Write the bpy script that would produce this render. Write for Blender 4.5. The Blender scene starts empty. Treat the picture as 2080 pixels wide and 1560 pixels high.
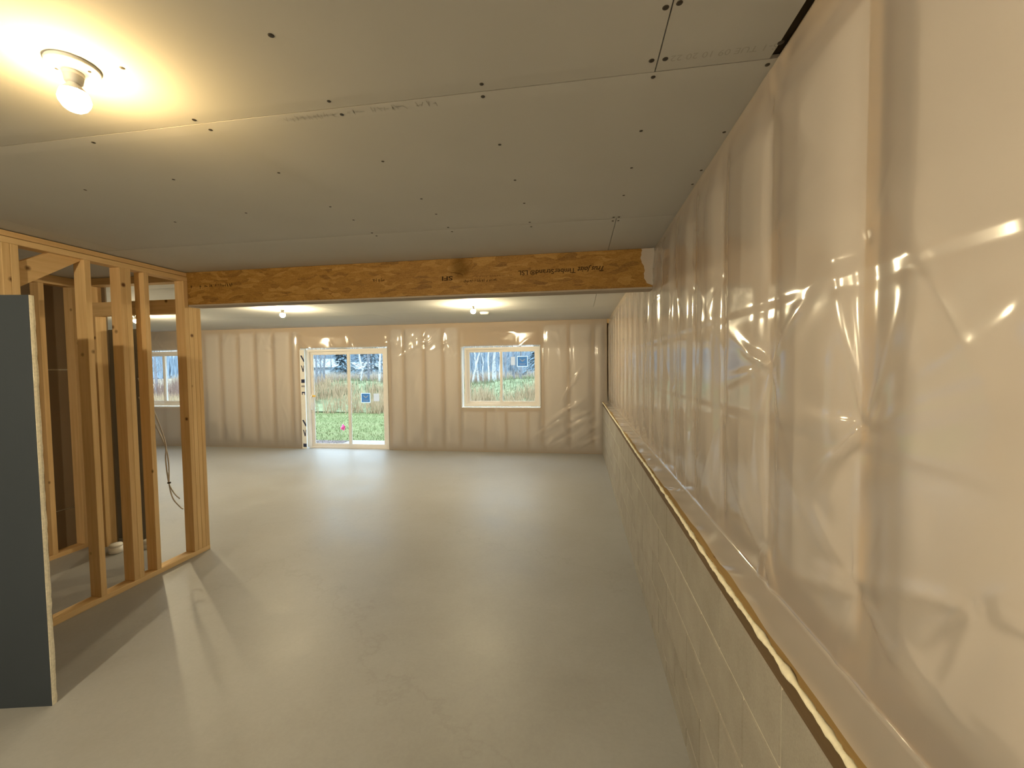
import bpy, bmesh, math, random
import numpy as np
from mathutils import Vector, Matrix
random.seed(7); RNG = np.random.default_rng(11)
scene = bpy.context.scene
COL = scene.collection
# ------------------------------------------------------------------ camera
CAM_H = 1.6056
YAW, PITCH, ROLL = math.radians(-8.835), math.radians(-2.339), math.radians(-0.693)
F_PX = 861.36
cam_data = bpy.data.cameras.new('camera'); cam = bpy.data.objects.new('camera', cam_data); COL.objects.link(cam)
cam_data.sensor_fit = 'HORIZONTAL'; cam_data.sensor_width = 36.0; cam_data.lens = F_PX / 2080 * 36
cam_data.clip_start = 0.02; cam_data.clip_end = 500
fw = Vector((math.sin(YAW)*math.cos(PITCH), math.cos(YAW)*math.cos(PITCH), math.sin(PITCH)))
rt = Vector((math.cos(YAW), -math.sin(YAW), 0)); up = rt.cross(fw)
r2 = rt*math.cos(ROLL) + up*math.sin(ROLL); u2 = -rt*math.sin(ROLL) + up*math.cos(ROLL)
M = Matrix((r2, u2, -fw)).transposed().to_4x4(); M.translation = (0, 0, CAM_H)
cam.matrix_world = M; scene.camera = cam
# ------------------------------------------------------------------ sky (overcast, brighter towards the zenith) and exposure
SKY_STRENGTH = 2.8
world = bpy.data.worlds.new('overcast_sky'); scene.world = world; world.use_nodes = True
wt = world.node_tree; wt.nodes.clear()
wo = wt.nodes.new('ShaderNodeOutputWorld'); bg = wt.nodes.new('ShaderNodeBackground')
tc = wt.nodes.new('ShaderNodeTexCoord'); sx = wt.nodes.new('ShaderNodeSeparateXYZ'); mr = wt.nodes.new('ShaderNodeMapRange')
mx = wt.nodes.new('ShaderNodeMix'); mx.data_type = 'RGBA'
wt.links.new(tc.outputs['Generated'], sx.inputs[0]); wt.links.new(sx.outputs['Z'], mr.inputs['Value'])
mr.inputs['From Min'].default_value = 0.0; mr.inputs['From Max'].default_value = 1.0
wt.links.new(mr.outputs[0], mx.inputs['Factor'])
mx.inputs['A'].default_value = (0.66, 0.86, 1.0, 1); mx.inputs['B'].default_value = (1.85, 2.3, 2.65, 1)
wt.links.new(mx.outputs['Result'], bg.inputs['Color']); bg.inputs['Strength'].default_value = SKY_STRENGTH
wt.links.new(bg.outputs[0], wo.inputs['Surface'])
scene.view_settings.view_transform = 'Standard'; scene.view_settings.look = 'None'
scene.view_settings.gamma = 1.0; scene.view_settings.use_curve_mapping = False
scene.view_settings.exposure = 0.0
cy = scene.cycles
cy.use_light_tree = False; cy.max_bounces = 6; cy.diffuse_bounces = 4; cy.glossy_bounces = 3; cy.transmission_bounces = 3; cy.transparent_max_bounces = 10
cy.caustics_reflective = False; cy.caustics_refractive = False
BULB = 2300.0                      # radiance of every frosted bulb
# ------------------------------------------------------------------ node helpers
def new_mat(name):
    m = bpy.data.materials.new(name); m.use_nodes = True
    nt = m.node_tree; b = nt.nodes['Principled BSDF']
    return m, nt, b
def N(nt, kind, **kw):
    n = nt.nodes.new(kind)
    for k, v in kw.items():
        if k in n.inputs: n.inputs[k].default_value = v
        else: setattr(n, k, v)
    return n
def ramp(nt, fac, stops):
    r = nt.nodes.new('ShaderNodeValToRGB'); e = r.color_ramp.elements
    while len(e) < len(stops): e.new(0.5)
    for k, (p, c) in enumerate(stops):
        e[k].position = p; e[k].color = (*c, 1)
    nt.links.new(fac, r.inputs[0]); return r.outputs[0]
def coords(nt, scale=(1, 1, 1), rand=False, src='Object'):
    t = nt.nodes.new('ShaderNodeTexCoord'); mp = nt.nodes.new('ShaderNodeMapping')
    mp.inputs['Scale'].default_value = scale
    nt.links.new(t.outputs[src], mp.inputs[0])
    if rand:
        oi = nt.nodes.new('ShaderNodeObjectInfo'); v = nt.nodes.new('ShaderNodeVectorMath'); v.operation = 'SCALE'
        v.inputs[0].default_value = (37.0, 53.0, 71.0); nt.links.new(oi.outputs['Random'], v.inputs['Scale'])
        nt.links.new(v.outputs[0], mp.inputs['Location'])
    return mp.outputs[0]
def noise(nt, vec, scale, detail=3, rough=0.55):
    n = nt.nodes.new('ShaderNodeTexNoise'); n.inputs['Scale'].default_value = scale
    n.inputs['Detail'].default_value = detail; n.inputs['Roughness'].default_value = rough
    nt.links.new(vec, n.inputs['Vector']); return n.outputs['Fac']
def mixc(nt, fac, a, b, blend='MIX'):
    m = nt.nodes.new('ShaderNodeMix'); m.data_type = 'RGBA'; m.blend_type = blend
    for s, v in (('Factor', fac), ('A', a), ('B', b)):
        if isinstance(v, (int, float)): m.inputs[s].default_value = v
        elif isinstance(v, tuple): m.inputs[s].default_value = (*v, 1)
        else: nt.links.new(v, m.inputs[s])
    return m.outputs['Result']
def bump(nt, b, fac, strength=0.3, dist=0.01):
    n = nt.nodes.new('ShaderNodeBump'); n.inputs['Strength'].default_value = strength; n.inputs['Distance'].default_value = dist
    nt.links.new(fac, n.inputs['Height']); nt.links.new(n.outputs[0], b.inputs['Normal'])
def plain(name, col, rough=0.6, spec=0.4, var=0.06, vscale=8.0):
    m, nt, b = new_mat(name)
    v = coords(nt); f = noise(nt, v, vscale)
    lo = tuple(max(0, c*(1-var)) for c in col); hi = tuple(min(1, c*(1+var)) for c in col)
    nt.links.new(ramp(nt, f, [(0.3, lo), (0.7, hi)]), b.inputs['Base Color'])
    b.inputs['Roughness'].default_value = rough; b.inputs['Specular IOR Level'].default_value = spec
    return m
def wood(name, axis, dark, light, tint=0.25):
    m, nt, b = new_mat(name)
    s = [38, 38, 38]; s[axis] = 1.6
    v = coords(nt, tuple(s), rand=True); f = noise(nt, v, 1.0, 4, 0.6)
    s2 = [150, 150, 150]; s2[axis] = 4
    v2 = coords(nt, tuple(s2), rand=True); f2 = noise(nt, v2, 1.0, 2, 0.5)
    c = ramp(nt, f, [(0.3, dark), (0.62, light)])
    c = mixc(nt, 0.25, c, ramp(nt, f2, [(0.35, dark), (0.65, light)]))
    oi = nt.nodes.new('ShaderNodeObjectInfo')
    c = mixc(nt, tint, c, ramp(nt, oi.outputs['Random'], [(0.0, (0.45, 0.25, 0.12)), (0.5, (0.74, 0.52, 0.28)), (1.0, (0.86, 0.66, 0.40))]))
    vk = coords(nt, (9, 9, 9) if axis == 2 else (9, 9, 9), rand=True)
    vo = nt.nodes.new('ShaderNodeTexVoronoi'); vo.inputs['Scale'].default_value = 0.62; nt.links.new(vk, vo.inputs['Vector'])
    kn = ramp(nt, vo.outputs['Distance'], [(0.05, (1, 1, 1)), (0.12, (0, 0, 0))])
    c = mixc(nt, kn, c, (0.13, 0.055, 0.02))
    nt.links.new(c, b.inputs['Base Color']); b.inputs['Roughness'].default_value = 0.7
    b.inputs['Specular IOR Level'].default_value = 0.25
    bump(nt, b, f2, 0.15, 0.002)
    return m
PINE_D, PINE_L = (0.60, 0.395, 0.175), (0.80, 0.575, 0.30)
M_WX, M_WY, M_WZ = (wood('pine_lumber_' + 'xyz'[a], a, PINE_D, PINE_L) for a in range(3))
M_TREATED = wood('treated_sill_lumber', 1, (0.065, 0.042, 0.02), (0.105, 0.068, 0.032), 0.05)
M_AMBER = wood('ledge_lumber', 1, (0.33, 0.22, 0.085), (0.48, 0.33, 0.14), 0.05)

def mat_concrete():
    m, nt, b = new_mat('concrete_floor')
    v = coords(nt, src='Object')
    big = noise(nt, v, 0.55, 5, 0.6); mid = noise(nt, v, 2.2, 6, 0.62); fine = noise(nt, v, 60, 3, 0.6)
    c = ramp(nt, mid, [(0.3, (0.325, 0.325, 0.32)), (0.7, (0.385, 0.392, 0.395))])
    c = mixc(nt, 0.5, c, ramp(nt, big, [(0.35, (0.305, 0.303, 0.295)), (0.65, (0.405, 0.412, 0.418))]))
    c = mixc(nt, 0.1, c, ramp(nt, fine, [(0.3, (0.29, 0.28, 0.26)), (0.7, (0.5, 0.49, 0.47))]))
    # trowel swirls with a contour of their own
    sw = noise(nt, coords(nt, (0.7, 1.6, 1)), 1.6, 8, 0.7)
    line = ramp(nt, sw, [(0.485, (0, 0, 0)), (0.5, (1, 1, 1)), (0.515, (0, 0, 0))])
    ml = nt.nodes.new('ShaderNodeMath'); ml.operation = 'MULTIPLY'; ml.inputs[1].default_value = 0.05
    nt.links.new(line, ml.inputs[0])
    c = mixc(nt, ml.outputs[0], c, (0.26, 0.25, 0.23))
    # shrinkage cracks
    d1 = noise(nt, v, 3.5, 5, 0.65)
    vm = nt.nodes.new('ShaderNodeVectorMath'); vm.operation = 'MULTIPLY_ADD'
    cmb = nt.nodes.new('ShaderNodeCombineXYZ'); nt.links.new(d1, cmb.inputs[0]); nt.links.new(mid, cmb.inputs[1])
    nt.links.new(cmb.outputs[0], vm.inputs[0]); vm.inputs[1].default_value = (0.9, 0.9, 0); nt.links.new(v, vm.inputs[2])
    vo = nt.nodes.new('ShaderNodeTexVoronoi'); vo.feature = 'DISTANCE_TO_EDGE'; vo.inputs['Scale'].default_value = 0.30
    nt.links.new(vm.outputs[0], vo.inputs['Vector'])
    cr = ramp(nt, vo.outputs['Distance'], [(0.0, (1, 1, 1)), (0.004, (0, 0, 0))])
    mc = nt.nodes.new('ShaderNodeMath'); mc.operation = 'MULTIPLY'; mc.inputs[1].default_value = 0.16
    nt.links.new(cr, mc.inputs[0])
    c = mixc(nt, mc.outputs[0], c, (0.21, 0.19, 0.165))
    nt.links.new(c, b.inputs['Base Color'])
    nt.links.new(ramp(nt, mid, [(0.3, (0.38,)*3), (0.7, (0.52,)*3)]), b.inputs['Roughness'])
    b.inputs['Specular IOR Level'].default_value = 0.36
    bump(nt, b, mid, 0.10, 0.02)
    return m
M_FLOOR = mat_concrete()
def mat_drywall(name, col):
    m, nt, b = new_mat(name)
    v = coords(nt); f = noise(nt, v, 1.2, 3); g = noise(nt, v, 140, 2)
    c = ramp(nt, f, [(0.3, tuple(x*0.96 for x in col)), (0.7, tuple(min(1, x*1.03) for x in col))])
    nt.links.new(c, b.inputs['Base Color']); b.inputs['Roughness'].default_value = 0.75; b.inputs['Specular IOR Level'].default_value = 0.25
    bump(nt, b, g, 0.05, 0.001); return m
M_DRYWALL = mat_drywall('ceiling_drywall_paper', (0.595, 0.592, 0.575))
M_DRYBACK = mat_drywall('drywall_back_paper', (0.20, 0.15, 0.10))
M_GYPSUM = plain('gypsum_core', (0.78, 0.74, 0.62), 0.9, 0.2, 0.12, 90)
M_DARKPANEL = mat_drywall('dark_grey_board_face', (0.048, 0.06, 0.076))
M_BLOCK = None
def mat_block():
    m, nt, b = new_mat('concrete_block')
    v = coords(nt, rand=True); f = noise(nt, v, 7, 4); g = noise(nt, v, 170, 3, 0.7)
    c = ramp(nt, f, [(0.3, (0.27, 0.245, 0.21)), (0.7, (0.36, 0.335, 0.295))])
    c = mixc(nt, 0.25, c, ramp(nt, g, [(0.3, (0.2, 0.18, 0.15)), (0.7, (0.46, 0.43, 0.38))]))
    oi = nt.nodes.new('ShaderNodeObjectInfo')
    c = mixc(nt, 0.18, c, ramp(nt, oi.outputs['Random'], [(0, (0.22, 0.2, 0.17)), (1, (0.42, 0.39, 0.35))]))
    nt.links.new(c, b.inputs['Base Color']); b.inputs['Roughness'].default_value = 0.9; b.inputs['Specular IOR Level'].default_value = 0.2
    bump(nt, b, g, 0.35, 0.002); return m
M_BLOCK = mat_block()
M_MORTAR = plain('mortar', (0.60, 0.56, 0.48), 0.95, 0.1, 0.15, 40)
M_BATT = plain('fibreglass_insulation', (0.95, 0.88, 0.83), 1.0, 0.0, 0.07, 14)
M_SHEATH = plain('wall_sheathing', (0.42, 0.33, 0.22), 0.9, 0.1, 0.1, 5)
M_FOAM = plain('cream_spray_foam', (0.92, 0.86, 0.66), 0.7, 0.3, 0.1, 60)
def mat_poly(name, haze):
    m = bpy.data.materials.new(name); m.use_nodes = True; nt = m.node_tree; nt.nodes.clear()
    out = nt.nodes.new('ShaderNodeOutputMaterial')
    tr = nt.nodes.new('ShaderNodeBsdfTransparent'); tr.inputs[0].default_value = (0.97, 0.95, 0.93, 1)
    df = nt.nodes.new('ShaderNodeBsdfDiffuse'); df.inputs[0].default_value = (0.96, 0.905, 0.87, 1)
    tl = nt.nodes.new('ShaderNodeBsdfTranslucent'); tl.inputs[0].default_value = (0.96, 0.93, 0.9, 1)
    gl = nt.nodes.new('ShaderNodeBsdfGlossy'); gl.inputs['Roughness'].default_value = 0.10; gl.inputs[0].default_value = (1, 1, 1, 1)
    v = coords(nt); f = noise(nt, v, 5, 4, 0.6)
    rr = ramp(nt, f, [(0.35, (0.05,)*3), (0.7, (0.17,)*3)]); nt.links.new(rr, gl.inputs['Roughness'])
    m1 = nt.nodes.new('ShaderNodeMixShader'); m1.inputs[0].default_value = 0.45; nt.links.new(df.outputs[0], m1.inputs[1]); nt.links.new(tl.outputs[0], m1.inputs[2])
    m2 = nt.nodes.new('ShaderNodeMixShader'); m2.inputs[0].default_value = haze; nt.links.new(tr.outputs[0], m2.inputs[1]); nt.links.new(m1.outputs[0], m2.inputs[2])
    fr = nt.nodes.new('ShaderNodeFresnel'); fr.inputs['IOR'].default_value = 1.5
    fm = nt.nodes.new('ShaderNodeMath'); fm.operation = 'MULTIPLY'; fm.inputs[1].default_value = 1.1; fm.use_clamp = True
    nt.links.new(fr.outputs[0], fm.inputs[0])
    m3 = nt.nodes.new('ShaderNodeMixShader'); nt.links.new(fm.outputs[0], m3.inputs[0]); nt.links.new(m2.outputs[0], m3.inputs[1]); nt.links.new(gl.outputs[0], m3.inputs[2])
    nt.links.new(m3.outputs[0], out.inputs[0]); return m
M_POLY = mat_poly('clear_vapor_barrier', 0.50); M_POLY2 = mat_poly('doubled_vapor_barrier', 0.85)
def mat_glass():
    m = bpy.data.materials.new('window_glass'); m.use_nodes = True; nt = m.node_tree; nt.nodes.clear()
    out = nt.nodes.new('ShaderNodeOutputMaterial')
    tr = nt.nodes.new('ShaderNodeBsdfTransparent'); tr.inputs[0].default_value = (0.95, 0.97, 0.97, 1)
    gl = nt.nodes.new('ShaderNodeBsdfGlossy'); gl.inputs['Roughness'].default_value = 0.01
    fr = nt.nodes.new('ShaderNodeFresnel'); fr.inputs['IOR'].default_value = 1.5
    m3 = nt.nodes.new('ShaderNodeMixShader'); nt.links.new(fr.outputs[0], m3.inputs[0]); nt.links.new(tr.outputs[0], m3.inputs[1]); nt.links.new(gl.outputs[0], m3.inputs[2])
    nt.links.new(m3.outputs[0], out.inputs[0]); return m
M_GLASS = mat_glass()
M_VINYL = plain('white_vinyl', (0.80, 0.77, 0.74), 0.4, 0.5, 0.02)
M_WHITE = plain('white_plastic', (0.86, 0.85, 0.82), 0.35, 0.5, 0.02)
M_WRAP = plain('white_house_wrap', (0.84, 0.83, 0.80), 0.6, 0.3, 0.05, 20)
M_INK = plain('navy_ink', (0.03, 0.04, 0.09), 0.7, 0.2)
M_BEAMINK = plain('faded_black_ink', (0.045, 0.024, 0.01), 0.8, 0.1)
M_FAINTINK = plain('faint_board_print', (0.47, 0.465, 0.445), 0.8, 0.1)
M_SCREW = plain('black_screw_head', (0.035, 0.028, 0.02), 0.5, 0.5)
def backlit(name, col, tr=0.6):
    m, nt, b = new_mat(name); out = nt.nodes['Material Output']
    b.inputs['Base Color'].default_value = (*col, 1); b.inputs['Roughness'].default_value = 0.5
    t = nt.nodes.new('ShaderNodeBsdfTranslucent'); t.inputs[0].default_value = (*col, 1)
    v = coords(nt); f = noise(nt, v, 30, 2); c = ramp(nt, f, [(0.3, tuple(x*0.95 for x in col)), (0.7, col)]); nt.links.new(c, t.inputs[0]); nt.links.new(c, b.inputs['Base Color'])
    mx_ = nt.nodes.new('ShaderNodeMixShader'); mx_.inputs[0].default_value = tr
    nt.links.new(b.outputs[0], mx_.inputs[1]); nt.links.new(t.outputs[0], mx_.inputs[2]); nt.links.new(mx_.outputs[0], out.inputs[0]); return m
M_BLUE = backlit('blue_sticker_print', (0.10, 0.26, 0.50))
M_STWHITE = backlit('sticker_paper', (0.75, 0.82, 0.86))
M_YELLOW = plain('yellow_tag', (0.85, 0.55, 0.1), 0.6, 0.3)
M_CABLE = plain('grey_cable_jacket', (0.50, 0.47, 0.43), 0.5, 0.4)
M_GREYPIPE = plain('grey_plastic_pipe', (0.22, 0.215, 0.20), 0.5, 0.4)
M_DARK = plain('dark_gap', (0.05, 0.04, 0.03), 0.9, 0.1)
M_PINK = plain('pink_marker_flag', (0.95, 0.12, 0.42), 0.6, 0.2)
def mat_strand():
    m, nt, b = new_mat('strand_lumber')
    v = coords(nt, (11, 1, 42)); n1 = noise(nt, coords(nt, (2.5, 1, 6)), 1.0, 3)
    vm = nt.nodes.new('ShaderNodeVectorMath'); vm.operation = 'MULTIPLY_ADD'
    cb = nt.nodes.new('ShaderNodeCombineXYZ'); nt.links.new(n1, cb.inputs[0]); nt.links.new(n1, cb.inputs[2])
    nt.links.new(cb.outputs[0], vm.inputs[0]); vm.inputs[1].default_value = (3, 0, 7); nt.links.new(v, vm.inputs[2])
    vo = nt.nodes.new('ShaderNodeTexVoronoi'); vo.inputs['Scale'].default_value = 1.0; nt.links.new(vm.outputs[0], vo.inputs['Vector'])
    sp = nt.nodes.new('ShaderNodeSeparateColor'); nt.links.new(vo.outputs['Color'], sp.inputs[0])
    c = ramp(nt, sp.outputs[0], [(0.0, (0.09, 0.038, 0.006)), (0.15, (0.23, 0.11, 0.016)), (0.65, (0.33, 0.17, 0.03)), (1.0, (0.47, 0.28, 0.08))])
    v2 = coords(nt, (26, 1, 60)); vo2 = nt.nodes.new('ShaderNodeTexVoronoi'); nt.links.new(v2, vo2.inputs['Vector'])
    sp2 = nt.nodes.new('ShaderNodeSeparateColor'); nt.links.new(vo2.outputs['Color'], sp2.inputs[0])
    c = mixc(nt, 0.35, c, ramp(nt, sp2.outputs[0], [(0.0, (0.08, 0.035, 0.005)), (0.3, (0.28, 0.14, 0.024)), (1.0, (0.45, 0.27, 0.075))]))
    g = noise(nt, coords(nt, (12, 1, 160)), 1.0, 3)
    c = mixc(nt, 0.25, c, ramp(nt, g, [(0.35, (0.25, 0.12, 0.025)), (0.65, (0.50, 0.29, 0.09))]))
    nt.links.new(c, b.inputs['Base Color']); b.inputs['Roughness'].default_value = 0.6; b.inputs['Specular IOR Level'].default_value = 0.3
    bump(nt, b, sp.outputs[0], 0.1, 0.002); return m
M_STRAND = mat_strand()
def mat_bulb(name, col, power):
    m = bpy.data.materials.new(name); m.use_nodes = True; nt = m.node_tree; nt.nodes.clear()
    out = nt.nodes.new('ShaderNodeOutputMaterial'); e = nt.nodes.new('ShaderNodeEmission')
    e.inputs[0].default_value = (*col, 1); e.inputs[1].default_value = power
    nt.links.new(e.outputs[0], out.inputs[0]); return m
M_BULB = mat_bulb('lit_frosted_bulb', (1.0, 0.82, 0.50), BULB); M_BULB_WARM = mat_bulb('lit_warm_bulb', (1.0, 0.68, 0.28), BULB*0.18); M_BULB_ADDED = mat_bulb('added_strong_bulb', (1.0, 0.83, 0.54), BULB*2.0); M_BULB_DIM = mat_bulb('lit_dim_bulb', (1.0, 0.82, 0.50), BULB*1.2)
# ------------------------------------------------------------------ mesh helpers
def mesh_obj(name, verts, faces, mat, parent=None, smooth=False, mats=None, midx=None):
    me = bpy.data.meshes.new(name); me.from_pydata([tuple(v) for v in verts], [], [tuple(f) for f in faces])
    for mm in (mats or [mat]): me.materials.append(mm)
    if midx is not None: me.polygons.foreach_set('material_index', np.array(midx, dtype=np.int32))
    if smooth: me.polygons.foreach_set('use_smooth', np.ones(len(me.polygons), dtype=bool))
    me.update()
    o = bpy.data.objects.new(name, me); COL.objects.link(o)
    if parent: o.parent = parent
    return o
def box_mesh(name, size, mat, bevel=0.0):
    """a box centred on its own origin"""
    bm = bmesh.new(); bmesh.ops.create_cube(bm, size=1.0)
    for v in bm.verts: v.co = Vector((v.co.x*size[0], v.co.y*size[1], v.co.z*size[2]))
    if bevel > 0: bmesh.ops.bevel(bm, geom=list(bm.edges), offset=bevel, segments=1, affect='EDGES')
    me = bpy.data.meshes.new(name); bm.to_mesh(me); bm.free(); me.materials.append(mat); return me
_cache = {}
def box(name, lo, hi, mat, parent=None, bevel=0.0, rot=None):
    size = tuple(round(hi[k]-lo[k], 5) for k in range(3)); key = (size, mat.name, bevel)
    if key not in _cache: _cache[key] = box_mesh(name, size, mat, bevel)
    o = bpy.data.objects.new(name, _cache[key]); COL.objects.link(o)
    o.location = tuple((lo[k]+hi[k])/2 for k in range(3))
    if rot: o.rotation_euler = rot
    if parent: o.parent = parent
    return o
def struct(o): o['kind'] = 'structure'; return o
def empty(name, loc=(0, 0, 0)):
    o = bpy.data.objects.new(name, None); COL.objects.link(o); o.location = loc; o.empty_display_size = 0.1; return o
def tag(o, label, cat, group=None):
    o['label'] = label; o['category'] = cat
    if group: o['group'] = group
    return o
def lathe(name, prof, mat, parent=None, seg=32, smooth=True, loc=(0, 0, 0)):
    vs, fs = [], []
    for r, z in prof:
        for k in range(seg):
            a = 2*math.pi*k/seg; vs.append((r*math.cos(a), r*math.sin(a), z))
    for i in range(len(prof)-1):
        for k in range(seg):
            fs.append((i*seg+k, i*seg+(k+1) % seg, (i+1)*seg+(k+1) % seg, (i+1)*seg+k))
    fs.append(tuple(range(seg-1, -1, -1))); fs.append(tuple((len(prof)-1)*seg+k for k in range(seg)))
    o = mesh_obj(name, vs, fs, mat, parent, smooth); o.location = loc; return o
def tube_geo(pts, rads, seg=6, base=0):
    vs, fs = [], []
    P = [Vector(p) for p in pts]
    for i, p in enumerate(P):
        d = (P[min(i+1, len(P)-1)] - P[max(i-1, 0)]).normalized()
        a = d.orthogonal().normalized() if i == 0 else (pa - d*pa.dot(d)).normalized()
        pa = a; bb = d.cross(a)
        for k in range(seg):
            t = 2*math.pi*k/seg; vs.append(p + (a*math.cos(t) + bb*math.sin(t))*rads[i])
    for i in range(len(P)-1):
        for k in range(seg):
            fs.append((base+i*seg+k, base+i*seg+(k+1) % seg, base+(i+1)*seg+(k+1) % seg, base+(i+1)*seg+k))
    return vs, fs
def tube(name, pts, rads, mat, parent=None, seg=8):
    if isinstance(rads, (int, float)): rads = [rads]*len(pts)
    vs, fs = tube_geo(pts, rads, seg)
    fs.append(tuple(range(seg-1, -1, -1))); fs.append(tuple((len(pts)-1)*seg+k for k in range(seg)))
    return mesh_obj(name, vs, fs, mat, parent, True)
def smooth_path(pts, n=8):
    P = [Vector(p) for p in pts]; out = []
    for i in range(len(P)-1):
        p0, p1, p2, p3 = P[max(i-1, 0)], P[i], P[i+1], P[min(i+2, len(P)-1)]
        for k in range(n):
            t = k/n
            out.append(0.5*((2*p1) + (-p0+p2)*t + (2*p0-5*p1+4*p2-p3)*t*t + (-p0+3*p1-3*p2+p3)*t**3))
    out.append(P[-1]); return out
def text_mesh(name, body, size, mat, parent, matrix, shear=0.0, bold=0.0, width=None):
    cu = bpy.data.curves.new(name, 'FONT'); cu.body = body; cu.size = size; cu.shear = shear; cu.offset = bold; cu.resolution_u = 3
    tmp = bpy.data.objects.new(name, cu); COL.objects.link(tmp)
    dg = bpy.context.evaluated_depsgraph_get(); me = bpy.data.meshes.new_from_object(tmp.evaluated_get(dg))
    bpy.data.objects.remove(tmp); me.materials.clear(); me.materials.append(mat)
    if width:
        xs = [v.co.x for v in me.vertices]; s = width/(max(xs)-min(xs)); x0 = min(xs)
        for v in me.vertices: v.co.x = (v.co.x-x0)*s
    o = bpy.data.objects.new(name, me); COL.objects.link(o); o.parent = parent; o.matrix_world = matrix; return o
def facing_y(x, y, z, flip=False):
    """text frame facing -y (towards the camera); flip = turned upside down in its plane"""
    m = Matrix(((1, 0, 0), (0, 0, -1), (0, 1, 0))).to_4x4()
    if flip: m = Matrix(((-1, 0, 0), (0, 0, -1), (0, -1, 0))).to_4x4()
    m.translation = (x, y, z); return m
def vnoise(A, B, seeds, f0, n=10):
    out = np.zeros_like(A)
    rg = np.random.default_rng(seeds)
    for _ in range(n):
        th = rg.uniform(0, 2*math.pi); f = f0*rg.uniform(0.6, 1.5); ph = rg.uniform(0, 6.28)
        out += np.sin((A*math.cos(th) + B*math.sin(th))*f + ph)
    return out/n
# ------------------------------------------------------------------ room constants
C = 2.44; D = 7.80; WX = 0.54; BX = 0.44; LEDGE = 0.95
XL = -3.28; YB = 3.178; XMIN = -10.2; YMIN = -3.6
# floor and outer shell
floor = struct(box('floor', (XMIN-0.2, YMIN-0.2, -0.25), (BX+0.25, D+0.14, 0.0), M_FLOOR))
floor['label'] = 'pale concrete slab floor with faint cracks'
# ceiling: joists/backing above and the drywall sheets hung under it
ceiling = struct(box('ceiling', (XMIN-0.2, YMIN-0.2, C+0.0145), (WX+0.4, D+0.3, C+0.2), M_DARK))
ceiling['label'] = 'unfinished drywall ceiling with bare seams and screw heads'
def sheet(x0, x1, y0, y1):
    g = 0.0016
    vs = []; t = 0.0125; e = 0.05; d = 0.0014      # recessed tapered long edges
    for y, z in ((y0+g, C+d), (y0+g+e, C), (y1-g-e, C), (y1-g, C+d)):
        vs += [(x0+g, y, z), (x1-g, y, z)]
    vs += [(x0+g, y0+g, C+t), (x1-g, y0+g, C+t), (x0+g, y1-g, C+t), (x1-g, y1-g, C+t)]
    fs = [(0, 1, 3, 2)[::-1], (2, 3, 5, 4)[::-1], (4, 5, 7, 6)[::-1], (8, 9, 1, 0)[::-1], (6, 7, 11, 10)[::-1], (8, 0, 2, 4, 6, 10)[::-1], (1, 9, 11, 7, 5, 3)[::-1]]
    cx, cy = (x0+x1)/2, (y0+y1)/2
    o = mesh_obj('drywall_sheet', [(v[0]-cx, v[1]-cy, v[2]) for v in vs], fs, M_DRYWALL, ceiling)
    o.location = (cx, cy, 0); o.matrix_parent_inverse = ceiling_inv; return o
bpy.context.view_layer.update(); ceiling_inv = ceiling.matrix_world.inverted()
ys = [1.295 + 1.22*k for k in range(-5, 7)]
XR = WX + 0.03
for i in range(len(ys)-1):
    y0, y1 = max(ys[i], YMIN), min(ys[i+1], D+0.1)
    j = 0.222 if i % 2 == 0 else -3.1
    cuts = [XR if i > 4 else WX-0.014]; x = j
    while x > XMIN: cuts.append(x); x -= 3.66
    cuts.append(XMIN)
    for a, b2 in zip(cuts[:-1], cuts[1:]):
        if a - b2 > 0.02: sheet(b2, a, y0, y1)
screw_me = None
def screw(x, y, r=0.0075):
    global screw_me
    if screw_me is None:
        o = lathe('screw', [(0.0001, -0.0006), (0.55, -0.0006), (0.9, -0.0003), (1.0, 0.0012)], M_SCREW, None, 10)
        screw_me = o.data; bpy.data.objects.remove(o)
    o = bpy.data.objects.new('screw', screw_me); COL.objects.link(o); o.scale = (r, r, 1)
    o.location = (x, y, C-0.0003); o.parent = ceiling; o.matrix_parent_inverse = ceiling_inv
SC = [(-0.753, 0.991), (-1.234, 1.025), (-0.763, 1.257), (-0.762, 1.328), (-0.276, 1.26), (-0.285, 1.318), (0.208, 1.071), (0.237, 1.063), (0.205, 1.245), (0.241, 1.245), (0.221, 1.316), (0.527, 1.235), (0.529, 1.318), (-0.285, 1.605), (-0.773, 1.649), (-1.25, 1.664), (-0.273, 1.916), (0.228, 1.602), (0.23, 1.888), (0.228, 2.181), (-0.266, 2.191), (-0.759, 2.04), (-0.757, 2.255), (-1.255, 2.052), (-1.241, 2.256), (-1.256, 1.332), (-1.259, 1.271), (0.526, 1.663), (0.53, 1.965), (0.53, 2.107), (0.205, 2.49), (0.235, 2.49), (0.205, 2.55), (0.236, 2.55), (-0.27, 2.48), (-0.27, 2.56), (-0.76, 2.48), (-0.76, 2.56), (-1.25, 2.49), (-1.25, 2.55), (-1.74, 1.64), (-1.74, 2.05), (-2.23, 1.66), (-2.23, 2.1), (-1.74, 1.33)]
for k, (a, b2) in enumerate(SC): screw(a, b2, 0.0085 if k in (0, 6, 7, 8, 9, 11) else 0.0068)
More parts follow.
